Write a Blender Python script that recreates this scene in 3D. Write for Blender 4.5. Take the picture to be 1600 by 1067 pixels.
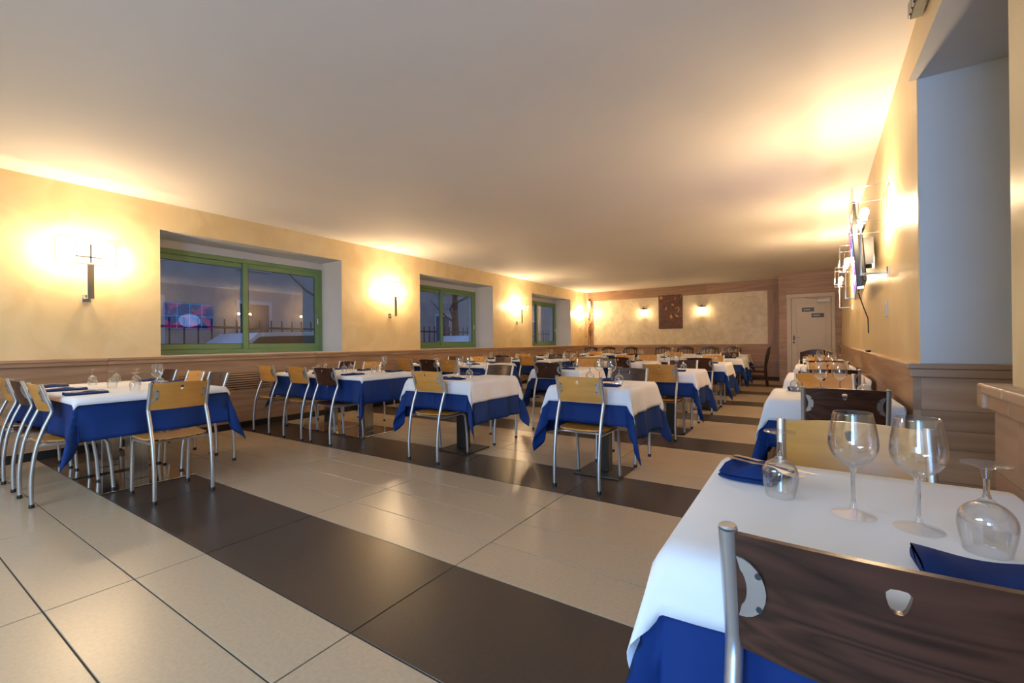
import bpy, bmesh, math, random
from mathutils import Vector, Matrix
random.seed(7)
for o in list(bpy.data.objects): bpy.data.objects.remove(o)
SC = bpy.context.scene
COL = SC.collection

# ---------------------------------------------------------------- camera, world, daylight, exposure
F_PX, YAW, ROLL, PITCH, CAM_H = 694.13, 0.581327, -0.0098495, 0.0019623, 1.10
def ray(px, py):
    u = (px-800)/F_PX; w = -(py-533.5)/F_PX
    c, s = math.cos(ROLL), math.sin(ROLL); u, w = u*c-w*s, u*s+w*c
    c, s = math.cos(PITCH), math.sin(PITCH); d, w = c-w*s, s+w*c
    c, s = math.cos(YAW), math.sin(YAW)
    return Vector((u*c-d*s, u*s+d*c, w))
fw = ray(800, 533.5); rt = (ray(801, 533.5)-fw)*F_PX; up = (ray(800, 532.5)-fw)*F_PX
cam_d = bpy.data.cameras.new('camera'); cam = bpy.data.objects.new('camera', cam_d); COL.objects.link(cam)
cam_d.sensor_width = 36; cam_d.lens = F_PX*36/1600; cam_d.clip_start = .02; cam_d.clip_end = 300
m = Matrix.Identity(4)
for i in range(3):
    m[i][0] = rt[i]; m[i][1] = up[i]; m[i][2] = -fw[i]
m[0][3], m[1][3], m[2][3] = 0, 0, CAM_H
cam.matrix_world = m
SC.camera = cam

wd = bpy.data.worlds.new('dusk_sky'); SC.world = wd; wd.use_nodes = True
bg = wd.node_tree.nodes['Background']; bg.inputs[0].default_value = (.22, .36, .72, 1); bg.inputs[1].default_value = 1.0

def area(name, loc, rot, sx, sy, power, col):
    l = bpy.data.lights.new(name, 'AREA'); l.shape = 'RECTANGLE'; l.size = sx; l.size_y = sy; l.energy = power; l.color = col
    o = bpy.data.objects.new(name, l); COL.objects.link(o); o.location = loc; o.rotation_euler = rot
    return o
# dusk daylight coming in through the glazed entrance in the rear wall behind the camera
area('entrance_daylight', (-.25, -3.16, 1.25), (math.radians(90), 0, 0), .98, 2.1, 125, (.24, .52, 1.0))
# unseen cool fill light, added behind the camera to brighten the near part
area('rear_fill_light', (-2.9, -2.0, 2.74), (0, 0, 0), 2.4, 1.2, 130, (.62, .80, 1.0))
BULB = 900.0
SC.view_settings.view_transform = 'Standard'; SC.view_settings.look = 'None'
SC.view_settings.gamma = 1; SC.view_settings.use_curve_mapping = False
SC.view_settings.exposure = 0.28
SC.cycles.transparent_max_bounces = 32
SC.cycles.max_bounces = 10
SC.cycles.use_denoising = True

# ---------------------------------------------------------------- materials
def new_mat(name):
    mt = bpy.data.materials.new(name); mt.use_nodes = True
    nt = mt.node_tree; b = nt.nodes['Principled BSDF']
    return mt, nt, b
def plain(name, col, rough=.5, metal=0, spec=.5):
    mt, nt, b = new_mat(name)
    b.inputs['Base Color'].default_value = (*col, 1); b.inputs['Roughness'].default_value = rough
    b.inputs['Metallic'].default_value = metal; b.inputs['Specular IOR Level'].default_value = spec
    return mt
def noisy(name, c1, c2, scale=(3, 3, 3), detail=4, rough=.5, rough2=None, bump=0, bscale=None, metal=0, dist=0, lo=.35, hi=.65, spec=.5, coord='Object', c3=None):
    mt, nt, b = new_mat(name); N, L = nt.nodes, nt.links
    tc = N.new('ShaderNodeTexCoord'); mp = N.new('ShaderNodeMapping'); mp.inputs['Scale'].default_value = scale
    src = tc.outputs[coord]
    if coord == 'World':
        pass
    L.new(src, mp.inputs['Vector'])
    nz = N.new('ShaderNodeTexNoise'); nz.inputs['Scale'].default_value = 1; nz.inputs['Detail'].default_value = detail
    nz.inputs['Distortion'].default_value = dist
    L.new(mp.outputs[0], nz.inputs['Vector'])
    cr = N.new('ShaderNodeValToRGB'); e = cr.color_ramp.elements
    e[0].position = lo; e[0].color = (*c1, 1); e[1].position = hi; e[1].color = (*c2, 1)
    if c3: k = cr.color_ramp.elements.new((lo+hi)/2); k.color = (*c3, 1)
    L.new(nz.outputs[0], cr.inputs[0]); L.new(cr.outputs[0], b.inputs['Base Color'])
    b.inputs['Roughness'].default_value = rough; b.inputs['Metallic'].default_value = metal; b.inputs['Specular IOR Level'].default_value = spec
    if rough2 is not None:
        mr = N.new('ShaderNodeMapRange'); mr.inputs[1].default_value = lo; mr.inputs[2].default_value = hi
        mr.inputs[3].default_value = rough; mr.inputs[4].default_value = rough2
        L.new(nz.outputs[0], mr.inputs[0]); L.new(mr.outputs[0], b.inputs['Roughness'])
    if bump:
        bp = N.new('ShaderNodeBump'); bp.inputs['Strength'].default_value = bump; bp.inputs['Distance'].default_value = .01
        if bscale:
            n2 = N.new('ShaderNodeTexNoise'); n2.inputs['Scale'].default_value = bscale; n2.inputs['Detail'].default_value = 3
            L.new(tc.outputs['Object'], n2.inputs['Vector']); L.new(n2.outputs[0], bp.inputs['Height'])
        else: L.new(nz.outputs[0], bp.inputs['Height'])
        L.new(bp.outputs[0], b.inputs['Normal'])
    return mt
def wood(name, c1, c2, axis='Y', rough=.4, scale=1.0, per_object=.25, rings=7.0):
    """grain stretched along one axis, with figure lines"""
    mt, nt, b = new_mat(name); N, L = nt.nodes, nt.links
    tc = N.new('ShaderNodeTexCoord'); mp = N.new('ShaderNodeMapping')
    lon, tr = .55*scale, 7*scale
    mp.inputs['Scale'].default_value = {'X': (lon, tr, tr), 'Y': (tr, lon, tr), 'Z': (tr, tr, lon)}[axis]
    oi = N.new('ShaderNodeObjectInfo'); ad = N.new('ShaderNodeVectorMath'); ad.operation = 'ADD'
    sc = N.new('ShaderNodeVectorMath'); sc.operation = 'SCALE'; sc.inputs[3].default_value = 13
    cb = N.new('ShaderNodeCombineXYZ')
    for i in range(3): L.new(oi.outputs['Random'], cb.inputs[i])
    L.new(cb.outputs[0], sc.inputs[0]); L.new(tc.outputs['Object'], mp.inputs[0]); L.new(mp.outputs[0], ad.inputs[0]); L.new(sc.outputs[0], ad.inputs[1])
    n1 = N.new('ShaderNodeTexNoise'); n1.inputs['Scale'].default_value = .6; n1.inputs['Detail'].default_value = 2; n1.inputs['Distortion'].default_value = .15
    L.new(ad.outputs[0], n1.inputs['Vector'])
    mu = N.new('ShaderNodeMath'); mu.operation = 'MULTIPLY'; mu.inputs[1].default_value = rings; L.new(n1.outputs[0], mu.inputs[0])
    fr = N.new('ShaderNodeMath'); fr.operation = 'PINGPONG'; fr.inputs[1].default_value = .5; L.new(mu.outputs[0], fr.inputs[0])
    n2 = N.new('ShaderNodeTexNoise'); n2.inputs['Scale'].default_value = 5; n2.inputs['Detail'].default_value = 5; L.new(ad.outputs[0], n2.inputs['Vector'])
    mx = N.new('ShaderNodeMath'); mx.operation = 'MULTIPLY_ADD'; mx.inputs[1].default_value = .8; L.new(fr.outputs[0], mx.inputs[0])
    m3 = N.new('ShaderNodeMath'); m3.operation = 'MULTIPLY'; m3.inputs[1].default_value = .6; L.new(n2.outputs[0], m3.inputs[0]); L.new(m3.outputs[0], mx.inputs[2])
    cr = N.new('ShaderNodeValToRGB'); e = cr.color_ramp.elements
    e[0].position = .2; e[0].color = (*c1, 1); e[1].position = .75; e[1].color = (*c2, 1)
    L.new(mx.outputs[0], cr.inputs[0])
    hs = N.new('ShaderNodeHueSaturation'); mr = N.new('ShaderNodeMapRange'); mr.inputs[3].default_value = 1-per_object; mr.inputs[4].default_value = 1+per_object
    L.new(oi.outputs['Random'], mr.inputs[0]); L.new(mr.outputs[0], hs.inputs['Value']); L.new(cr.outputs[0], hs.inputs['Color'])
    L.new(hs.outputs[0], b.inputs['Base Color']); b.inputs['Roughness'].default_value = rough
    bp = N.new('ShaderNodeBump'); bp.inputs['Strength'].default_value = .12; bp.inputs['Distance'].default_value = .004
    L.new(mx.outputs[0], bp.inputs['Height']); L.new(bp.outputs[0], b.inputs['Normal'])
    return mt
def thin_glass(name, tint=(1, 1, 1), ior=1.5, boost=1.0, rough=.0, edge=.9):
    mt = bpy.data.materials.new(name); mt.use_nodes = True; nt = mt.node_tree; N, L = nt.nodes, nt.links
    N.remove(N['Principled BSDF'])
    tr = N.new('ShaderNodeBsdfTransparent'); tr.inputs[0].default_value = (*tint, 1)
    gl = N.new('ShaderNodeBsdfGlossy'); gl.inputs['Roughness'].default_value = rough
    fr = N.new('ShaderNodeLayerWeight'); fr.inputs[0].default_value = .5      # facing: the same from both sides of a thin sheet
    pw = N.new('ShaderNodeMath'); pw.operation = 'POWER'; pw.inputs[1].default_value = 2.6; L.new(fr.outputs['Facing'], pw.inputs[0])
    mu = N.new('ShaderNodeMath'); mu.operation = 'MULTIPLY_ADD'; mu.inputs[1].default_value = edge; mu.inputs[2].default_value = ((ior-1)/(ior+1))**2*boost; mu.use_clamp = True
    mx = N.new('ShaderNodeMixShader'); L.new(pw.outputs[0], mu.inputs[0]); L.new(mu.outputs[0], mx.inputs[0])
    L.new(tr.outputs[0], mx.inputs[1]); L.new(gl.outputs[0], mx.inputs[2]); L.new(mx.outputs[0], N['Material Output'].inputs[0])
    return mt
def emit(name, col, st):
    mt = bpy.data.materials.new(name); mt.use_nodes = True; nt = mt.node_tree
    nt.nodes.remove(nt.nodes['Principled BSDF']); e = nt.nodes.new('ShaderNodeEmission')
    e.inputs[0].default_value = (*col, 1); e.inputs[1].default_value = st
    nt.links.new(e.outputs[0], nt.nodes['Material Output'].inputs[0]); return mt

M = {}
M['plaster'] = noisy('plaster_yellow', (.72, .545, .285), (.80, .64, .37), (2.2, 2.2, 2.2), 6, rough=.3, rough2=.42, bump=.06, dist=1.2)
M['plaster_pale'] = noisy('plaster_pale', (.74, .61, .40), (.86, .76, .55), (3.5, 3.5, 3.5), 7, rough=.4, bump=.1, dist=1.5)
M['white_wall'] = noisy('white_paint', (.58, .575, .57), (.62, .615, .61), (2, 2, 2), 3, rough=.6)
M['ceiling'] = noisy('ceiling_paint', (.79, .76, .73), (.82, .79, .76), (.7, .7, .7), 3, rough=.75)
M['oak_y'] = wood('oak_y', (.34, .195, .112), (.47, .30, .185), 'Y', .45, 1, .10)
M['oak_x'] = wood('oak_x', (.34, .195, .112), (.47, .30, .185), 'X', .45, 1, .10)
M['oak_z'] = wood('oak_z', (.34, .195, .112), (.47, .30, .185), 'Z', .45, 1, .10)
M['kick'] = plain('kick_black', (.012, .011, .010), .5)
M['tile_light'] = noisy('tile_light', (.385, .30, .205), (.46, .37, .262), (60, 60, 60), 6, rough=.30, lo=.2, hi=.8)
M['tile_dark'] = noisy('tile_dark', (.043, .030, .023), (.060, .044, .035), (60, 60, 60), 6, rough=.32, lo=.2, hi=.8)
M['grout'] = plain('grout', (.045, .034, .026), .8)
M['tan'] = wood('beech_ply', (.50, .230, .048), (.66, .33, .080), 'X', .28, .8, .06, 4)
M['brown'] = wood('wenge_ply', (.020, .008, .005), (.080, .030, .018), 'X', .30, 2.0, .10, 16)
M['darkwood'] = wood('dark_wood', (.022, .008, .006), (.05, .018, .012), 'Z', .3, 1, .1)
M['silver'] = plain('silver_paint', (.56, .57, .58), .33, .85)
M['chrome'] = plain('chrome', (.80, .81, .82), .10, 1)
M['steel'] = noisy('brushed_steel', (.42, .41, .40), (.55, .54, .52), (40, 40, 2), 2, rough=.18, metal=1)
M['mirror_plate'] = plain('polished_base', (.50, .49, .47), .07, 1)
M['black_metal'] = plain('black_base', (.015, .013, .012), .32)
M['black_plastic'] = plain('black_plastic', (.012, .012, .013), .35)
M['white_cloth'] = noisy('white_cloth', (.74, .745, .77), (.80, .80, .82), (2, 2, 2), 3, rough=.85, bump=.05, bscale=500, spec=.2)
M['blue_cloth'] = noisy('blue_cloth', (.003, .026, .135), (.005, .035, .175), (2, 2, 2), 3, rough=.72, bump=.05, bscale=500, spec=.25)
M['blue_napkin'] = noisy('blue_napkin', (.005, .022, .11), (.008, .034, .16), (9, 9, 9), 3, rough=.8, bump=.08, bscale=400, spec=.2)
M['green'] = plain('green_frame', (.16, .28, .115), .35)
M['gasket'] = plain('gasket', (.02, .022, .02), .6)
M['pane'] = thin_glass('window_glass', (.86, .90, .92), 1.55, 2.6)
M['bowl'] = thin_glass('goblet_bowl', (.975, .978, .98), 1.5, 1.9)
M['foot_glass'] = thin_glass('goblet_foot', (.985, .985, .985), 1.5, 1.2, edge=.38)
gm = bpy.data.materials.new('goblet_solid'); gm.use_nodes = True
_b = gm.node_tree.nodes['Principled BSDF']; _b.inputs['Transmission Weight'].default_value = 1; _b.inputs['Roughness'].default_value = 0; _b.inputs['IOR'].default_value = 1.45
M['solid_glass'] = gm
M['lamp_glass'] = thin_glass('lamp_glass', (.97, .97, .97), 1.4, 1.2)
M['bulb'] = emit('bulb_glow', (1.0, .72, .42), BULB)
M['lantern_glow'] = emit('lantern_glow', (1.0, .68, .36), 24)
M['door_paint'] = noisy('door_cream', (.60, .50, .37), (.64, .54, .41), (2, 2, 2), 3, rough=.4)
M['sign'] = plain('sign_brown', (.03, .026, .022), .4)
M['sign_text'] = plain('sign_text', (.55, .5, .45), .5)
M['dry_leaf'] = noisy('dry_leaf', (.16, .05, .02), (.35, .14, .04), (30, 30, 30), 2, rough=.7)
M['dry_flower'] = noisy('dry_flower', (.45, .16, .06), (.62, .42, .16), (30, 30, 30), 2, rough=.7)
M['white_plastic'] = plain('white_plastic', (.7, .69, .66), .35)
M['asphalt'] = noisy('asphalt', (.05, .05, .052), (.08, .08, .082), (9, 9, 9), 5, rough=.85)
M['facade'] = noisy('facade_render', (.30, .26, .23), (.36, .32, .28), (1.5, 1.5, 1.5), 4, rough=.9)
M['facade_trim'] = plain('facade_trim', (.45, .43, .42), .8)
M['dark_glass'] = plain('dark_glass', (.02, .03, .05), .08)
M['car_white'] = plain('car_white', (.62, .66, .72), .18)
M['car_grey'] = plain('car_grey', (.16, .18, .22), .2)
M['tyre'] = plain('tyre', (.015, .015, .015), .8)
M['bark'] = noisy('bark', (.06, .045, .035), (.11, .085, .06), (12, 12, 3), 5, rough=.9, bump=.4)
M['iron'] = plain('iron_rail', (.05, .055, .06), .5, .6)

# TV picture: a grid of coloured tiles behind a pale blue figure-like blob
def tv_mat():
    mt = bpy.data.materials.new('tv_screen'); mt.use_nodes = True; nt = mt.node_tree; N, L = nt.nodes, nt.links
    b = N['Principled BSDF']; b.inputs['Base Color'].default_value = (.01, .01, .012, 1); b.inputs['Roughness'].default_value = .15
    tc = N.new('ShaderNodeTexCoord'); sp = N.new('ShaderNodeSeparateXYZ'); L.new(tc.outputs['Object'], sp.inputs[0])
    def math_(op, a, bb=None, c=None):
        n = N.new('ShaderNodeMath'); n.operation = op
        for i, v in enumerate((a, bb, c)):
            if v is None: continue
            if isinstance(v, (int, float)): n.inputs[i].default_value = v
            else: L.new(v, n.inputs[i])
        return n.outputs[0]
    def grid(o, period, w):
        f = math_('PINGPONG', o, period/2); return math_('LESS_THAN', f, w)
    gx = grid(sp.outputs[1], .30, .007); gz = grid(sp.outputs[2], .34, .007)
    g = math_('MAXIMUM', gx, gz)
    nz = N.new('ShaderNodeTexNoise'); nz.inputs['Scale'].default_value = 5; L.new(tc.outputs['Object'], nz.inputs['Vector'])
    red = math_('MULTIPLY', math_('GREATER_THAN', nz.outputs[0], .52), .5)
    dy = math_('MULTIPLY', sp.outputs[1], 3.2); dz = math_('MULTIPLY', math_('ADD', sp.outputs[2], .12), 4.6)
    rr = math_('ADD', math_('MULTIPLY', dy, dy), math_('MULTIPLY', dz, dz))
    blob = math_('LESS_THAN', math_('ADD', rr, math_('MULTIPLY', nz.outputs[0], .6)), 1.0)
    cc = N.new('ShaderNodeCombineColor')
    L.new(math_('ADD', math_('MULTIPLY', red, .55), math_('MULTIPLY', blob, .22)), cc.inputs[0])
    L.new(math_('ADD', math_('MULTIPLY', g, .35), math_('MULTIPLY', blob, .38)), cc.inputs[1])
    L.new(math_('ADD', math_('ADD', math_('MULTIPLY', g, .9), math_('MULTIPLY', blob, .85)), .10), cc.inputs[2])
    L.new(cc.outputs[0], b.inputs['Emission Color']); b.inputs['Emission Strength'].default_value = 3.0
    return mt
M['tv'] = tv_mat()
# wall relief: brown plate with golden raised shapes
def relief_mat():
    mt, nt, b = new_mat('relief_panel'); N, L = nt.nodes, nt.links
    tc = N.new('ShaderNodeTexCoord')
    v = N.new('ShaderNodeTexNoise'); v.inputs['Scale'].default_value = 6; v.inputs['Detail'].default_value = 6; v.inputs['Distortion'].default_value = 1.5
    L.new(tc.outputs['Object'], v.inputs['Vector'])
    cr = N.new('ShaderNodeValToRGB'); e = cr.color_ramp.elements
    e[0].position = .34; e[0].color = (.09, .038, .028, 1); e[1].position = .70; e[1].color = (.70, .45, .18, 1)
    k = e.new(.56); k.color = (.16, .065, .045, 1); k = e.new(.64); k.color = (.22, .10, .06, 1)
    L.new(v.outputs[0], cr.inputs[0]); L.new(cr.outputs[0], b.inputs['Base Color']); b.inputs['Roughness'].default_value = .5
    bp = N.new('ShaderNodeBump'); bp.inputs['Strength'].default_value = .6; bp.inputs['Distance'].default_value = .02
    L.new(v.outputs[0], bp.inputs['Height']); L.new(bp.outputs[0], b.inputs['Normal'])
    return mt
M['relief'] = relief_mat()

# ---------------------------------------------------------------- mesh helpers
class MB:
    def __init__(s): s.v, s.f = [], []
    def box(s, x0, x1, y0, y1, z0, z1, M4=None):
        i = len(s.v)
        for z in (z0, z1):
            for x, y in ((x0, y0), (x1, y0), (x1, y1), (x0, y1)): s.v.append((x, y, z))
        for a in ((3, 2, 1, 0), (4, 5, 6, 7), (0, 1, 5, 4), (1, 2, 6, 5), (2, 3, 7, 6), (3, 0, 4, 7)): s.f.append([i+k for k in a])
        if M4:
            for k in range(i, len(s.v)): s.v[k] = tuple(M4 @ Vector(s.v[k]))
        return s
    def tube(s, pts, r, n=8, cap=True, closed=False):
        pts = [Vector(p) for p in pts]; rs = r if isinstance(r, (list, tuple)) else [r]*len(pts)
        i0 = len(s.v); nrm = None; m_ = len(pts)
        for k, p in enumerate(pts):
            if closed: t = (pts[(k+1) % m_]-pts[k-1]).normalized()
            elif k == 0: t = (pts[1]-pts[0]).normalized()
            elif k == m_-1: t = (pts[-1]-pts[-2]).normalized()
            else: t = ((pts[k+1]-p).normalized()+(p-pts[k-1]).normalized()).normalized()
            if nrm is None:
                nrm = t.orthogonal().normalized()
                if abs(t.z) > .9: nrm = Vector((1, 0, 0)); nrm = (nrm-t*nrm.dot(t)).normalized()
            else: nrm = (nrm-t*nrm.dot(t)).normalized()
            bn = t.cross(nrm)
            for a in range(n):
                an = 2*math.pi*a/n; s.v.append(tuple(p+(nrm*math.cos(an)+bn*math.sin(an))*rs[k]))
        segs = m_ if closed else m_-1
        for k in range(segs):
            for a in range(n):
                b = (a+1) % n; A = i0+k*n; B = i0+((k+1) % m_)*n
                s.f.append([A+a, A+b, B+b, B+a])
        if cap and not closed:
            s.f.append([i0+a for a in range(n)][::-1]); s.f.append([i0+(m_-1)*n+a for a in range(n)])
        return s
    def lathe(s, prof, n=24, cx=0, cy=0):
        i0 = len(s.v)
        for r, z in prof:
            for a in range(n):
                an = 2*math.pi*a/n; s.v.append((cx+r*math.cos(an), cy+r*math.sin(an), z))
        for k in range(len(prof)-1):
            for a in range(n):
                b = (a+1) % n; A = i0+k*n; B = A+n
                s.f.append([A+a, A+b, B+b, B+a])
        return s
    def grid(s, P, closed_u=False):
        i0 = len(s.v); nu, nv = len(P), len(P[0])
        for row in P: s.v.extend(tuple(p) for p in row)
        for a in range(nu if closed_u else nu-1):
            for b in range(nv-1):
                a2 = (a+1) % nu
                s.f.append([i0+a*nv+b, i0+a2*nv+b, i0+a2*nv+b+1, i0+a*nv+b+1])
        return s
    def prism(s, poly, h, M4):
        """poly in local xy, extruded 0..h in z, then transformed"""
        i = len(s.v); n = len(poly)
        for z in (0, h):
            for x, y in poly: s.v.append(tuple(M4 @ Vector((x, y, z))))
        s.f.append([i+k for k in range(n)][::-1]); s.f.append([i+n+k for k in range(n)])
        for k in range(n): s.f.append([i+k, i+(k+1) % n, i+n+(k+1) % n, i+n+k])
        return s
    def sphere(s, c, r, n=10, m_=6, sz=1):
        i0 = len(s.v)
        for k in range(m_+1):
            t = math.pi*k/m_
            for a in range(n):
                an = 2*math.pi*a/n
                s.v.append((c[0]+r*math.sin(t)*math.cos(an), c[1]+r*math.sin(t)*math.sin(an), c[2]+r*sz*math.cos(t)))
        for k in range(m_):
            for a in range(n):
                b = (a+1) % n
                s.f.append([i0+k*n+b, i0+k*n+a, i0+(k+1)*n+a, i0+(k+1)*n+b])
        return s
    def mesh(s, name, mat, smooth=False, weld=True):
        me = bpy.data.meshes.new(name); me.from_pydata(s.v, [], s.f); me.validate()
        if weld or smooth:
            bm = bmesh.new(); bm.from_mesh(me)
            if weld: bmesh.ops.remove_doubles(bm, verts=bm.verts, dist=1e-6)
            bmesh.ops.recalc_face_normals(bm, faces=bm.faces)
            bm.to_mesh(me); bm.free()
        me.materials.append(mat)
        if smooth:
            me.polygons.foreach_set('use_smooth', [True]*len(me.polygons))
            me.set_sharp_from_angle(angle=math.radians(smooth if smooth is not True else 40))
        return me
    def build(s, name, mat, parent=None, smooth=False, weld=True):
        return link(name, s.mesh(name, mat, smooth, weld), parent)
def link(name, me, parent=None):
    o = bpy.data.objects.new(name, me); COL.objects.link(o)
    if parent is not None: o.parent = parent
    return o
def tag(o, label, cat, group=None):
    o['label'] = label; o['category'] = cat
    if group: o['group'] = group
    return o
def thing(name, label, cat, loc=(0, 0, 0), rz=0, group=None):
    o = bpy.data.objects.new(name, None); o.empty_display_size = .1; COL.objects.link(o)
    o.location = loc; o.rotation_euler = (0, 0, rz); return tag(o, label, cat, group)
def struct(o): o['kind'] = 'structure'; return o
def sempty(name, loc=(0, 0, 0)):
    o = bpy.data.objects.new(name, None); COL.objects.link(o); o.location = loc; return struct(o)
def bevel(o, w, seg=2):
    md = o.modifiers.new('bevel', 'BEVEL'); md.width = w; md.segments = seg; md.limit_method = 'ANGLE'
    return o
def cbox(name, mat, parent, x0, x1, y0, y1, z0, z1, bw=0):
    o = MB().box(x0, x1, y0, y1, z0, z1).build(name, mat, parent)
    if bw: bevel(o, bw)
    return o
def rrect(w, h, r, n=4, cx=0, cy=0):
    pts = []
    for sx, sy, a0 in ((1, 1, 0), (-1, 1, 90), (-1, -1, 180), (1, -1, 270)):
        for k in range(n+1):
            a = math.radians(a0+90*k/n); pts.append((cx+sx*(w/2-r)+r*math.cos(a), cy+sy*(h/2-r)+r*math.sin(a)))
    return pts

# ---------------------------------------------------------------- room constants
XL, YB, ZC, DADO = -6.24, 14.21, 2.77, .975
YR, YBLK = -3.25, 13.09          # rear wall, face of the projecting block with the door
def XR(y): return .43+.0245*y    # right wall runs slightly out of square
Y_N, Y_F = 1.755, 3.12           # recess in the right wall

# ---------------------------------------------------------------- floor
floor = sempty('floor')
cbox('slab', M['grout'], floor, XL-.1, 1.8, YR-.2, YB+.1, -.12, -.004)
PER, D0, DW = 1.815, 1.072, .607
tiles = []
for k in range(-3, 8):
    y0 = D0+PER*k
    tiles.append((y0, y0+DW, 'tile_dark'))
    lw = (PER-DW)/4
    for q in range(4): tiles.append((y0+DW+lw*q, y0+DW+lw*(q+1), 'tile_light'))
g = .0032
cache = {}
def tile_mesh(w, h, mk):
    key = (round(w, 4), round(h, 4), mk)
    if key not in cache:
        b = MB(); e = .0012; t = 0.0
        P = [(g, g), (w-g, g), (w-g, h-g), (g, h-g)]; Q = [(g+e, g+e), (w-g-e, g+e), (w-g-e, h-g-e), (g+e, h-g-e)]
        b.v = [(x, y, -.012) for x, y in P]+[(x, y, -.0012) for x, y in P]+[(x, y, t) for x, y in Q]
        b.f = [[8, 9, 10, 11]]+[[i, (i+1) % 4, 4+(i+1) % 4, 4+i] for i in range(4)]+[[4+i, 4+(i+1) % 4, 8+(i+1) % 4, 8+i] for i in range(4)]
        cache[key] = b.mesh('tile', M[mk])
    return cache[key]
rest = {'tile_light': MB(), 'tile_dark': MB()}
xs = [-1.452+1.2*k for k in range(-4, 3)]
xs = [XL]+[x for x in xs if x > XL+.05]+[1.75]
for y0, y1, mk in tiles:
    if y1 < YR or y0 > YB: continue
    y0, y1 = max(y0, YR), min(y1, YB)
    for a, b in zip(xs, xs[1:]):
        if b < XL+.02: continue
        front = y1 > .15 and not (a > .6)
        if a > -.3 and y1 < .6: front = False
        if front:
            o = link('tile', tile_mesh(b-a, y1-y0, mk), floor); o.location = (a, y0, 0)
        else:
            rest[mk].box(a+g, b-g, y0+g, y1-g, -.01, 0)
for mk, r in rest.items():
    o = r.build('tile_remainder', M[mk], floor, weld=False); o['kind'] = 'stuff'

# ---------------------------------------------------------------- ceiling
ceil_ = struct(cbox('ceiling', M['ceiling'], None, XL-.7, 1.8, YR-.2, YB+.2, ZC, ZC+.12))
cbox('fill_light_body', M['white_plastic'], ceil_, -4.12, -1.68, -2.62, -1.38, 2.745, ZC-.0005, .004)  # unseen panel added as a body for the fill light below it

# ---------------------------------------------------------------- left wall with three window openings
WIN = [(2.07, 4.495), (6.245, 8.68), (10.515, 12.925)]
WZ0, WZ1, WD = .985, 2.452, .53
wl = MB()
ys = [YR-.2]+[y for w in WIN for y in w]+[YB+.15]; zs = [0, WZ0, WZ1, ZC]
for X in (XL, XL-.75):
    for i in range(len(ys)-1):
        for k in range(3):
            if k == 1 and i % 2 == 1: continue
            a = len(wl.v); wl.v += [(X, ys[i], zs[k]), (X, ys[i+1], zs[k]), (X, ys[i+1], zs[k+1]), (X, ys[i], zs[k+1])]; wl.f.append([a, a+1, a+2, a+3])
wall_left = struct(wl.build('wall_left', M['plaster']))
for y0, y1 in WIN:
    b = MB(); t = .012
    for (p, q) in (((y0, WZ0), (y0, WZ1)), ((y0, WZ1), (y1, WZ1)), ((y1, WZ1), (y1, WZ0)), ((y1, WZ0), (y0, WZ0))):
        i = len(b.v); b.v += [(XL+.001, *p), (XL+.001, *q), (XL-.75, *q), (XL-.75, *p)]; b.f.append([i, i+1, i+2, i+3])
    b.build('window_reveal', M['white_wall'], wall_left)
    cbox('lintel_box', M['white_wall'], wall_left, XL-WD-.12, XL-WD, y0, y1, 2.345, WZ1-.002)
# wainscot on the left wall
def wainscot(name, X0, y0, y1, grille=None):
    root = sempty(name)
    cbox('kick_board', M['kick'], root, X0, X0+.008, y0, y1, 0, .085)
    zz = [.085, .30, .515, .73, .905]
    y = y0
    joints = [y0]
    while joints[-1] < y1-.1: joints.append(min(y1, joints[-1]+2.42))
    for a, b in zip(joints, joints[1:]):
        for k in range(4):
            segs = [(a, b)]
            if grille and k == 2 or (grille and k == 3):
                gz0, gz1 = grille[2], grille[3]
            segs2 = []
            for s0, s1 in segs:
                if grille and k == 2 and s0 < grille[1] and s1 > grille[0]:
                    if s0 < grille[0]: segs2.append((s0, grille[0]))
                    if s1 > grille[1]: segs2.append((grille[1], s1))
                else: segs2.append((s0, s1))
            for s0, s1 in segs2:
                o = cbox('board', M['oak_y'], root, X0+.002, X0+.024, s0+.001, s1-.001, zz[k]+.0008, zz[k+1]-.0008)
        cbox('cap_rail', M['oak_y'], root, X0+.002, X0+.05, a+.0005, b-.0005, .905, .945, .004)
        cbox('cap_ledge', M['oak_y'], root, X0+.002, X0+.062, a+.0005, b-.0005, .945, DADO, .005)
    return root
bl = wainscot('trim_1', XL, YR, YB, (2.25, 3.30, .515, .73))
gr = MB().box(XL+.002, XL+.006, 2.25, 3.30, .5155, .7295).build('grille_back', M['kick'], bl)
for k in range(7):
    z = .522+k*.0305
    cbox('grille_slat', M['oak_y'], bl, XL+.006, XL+.026, 2.252, 3.298, z, z+.020, .003)

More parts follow.
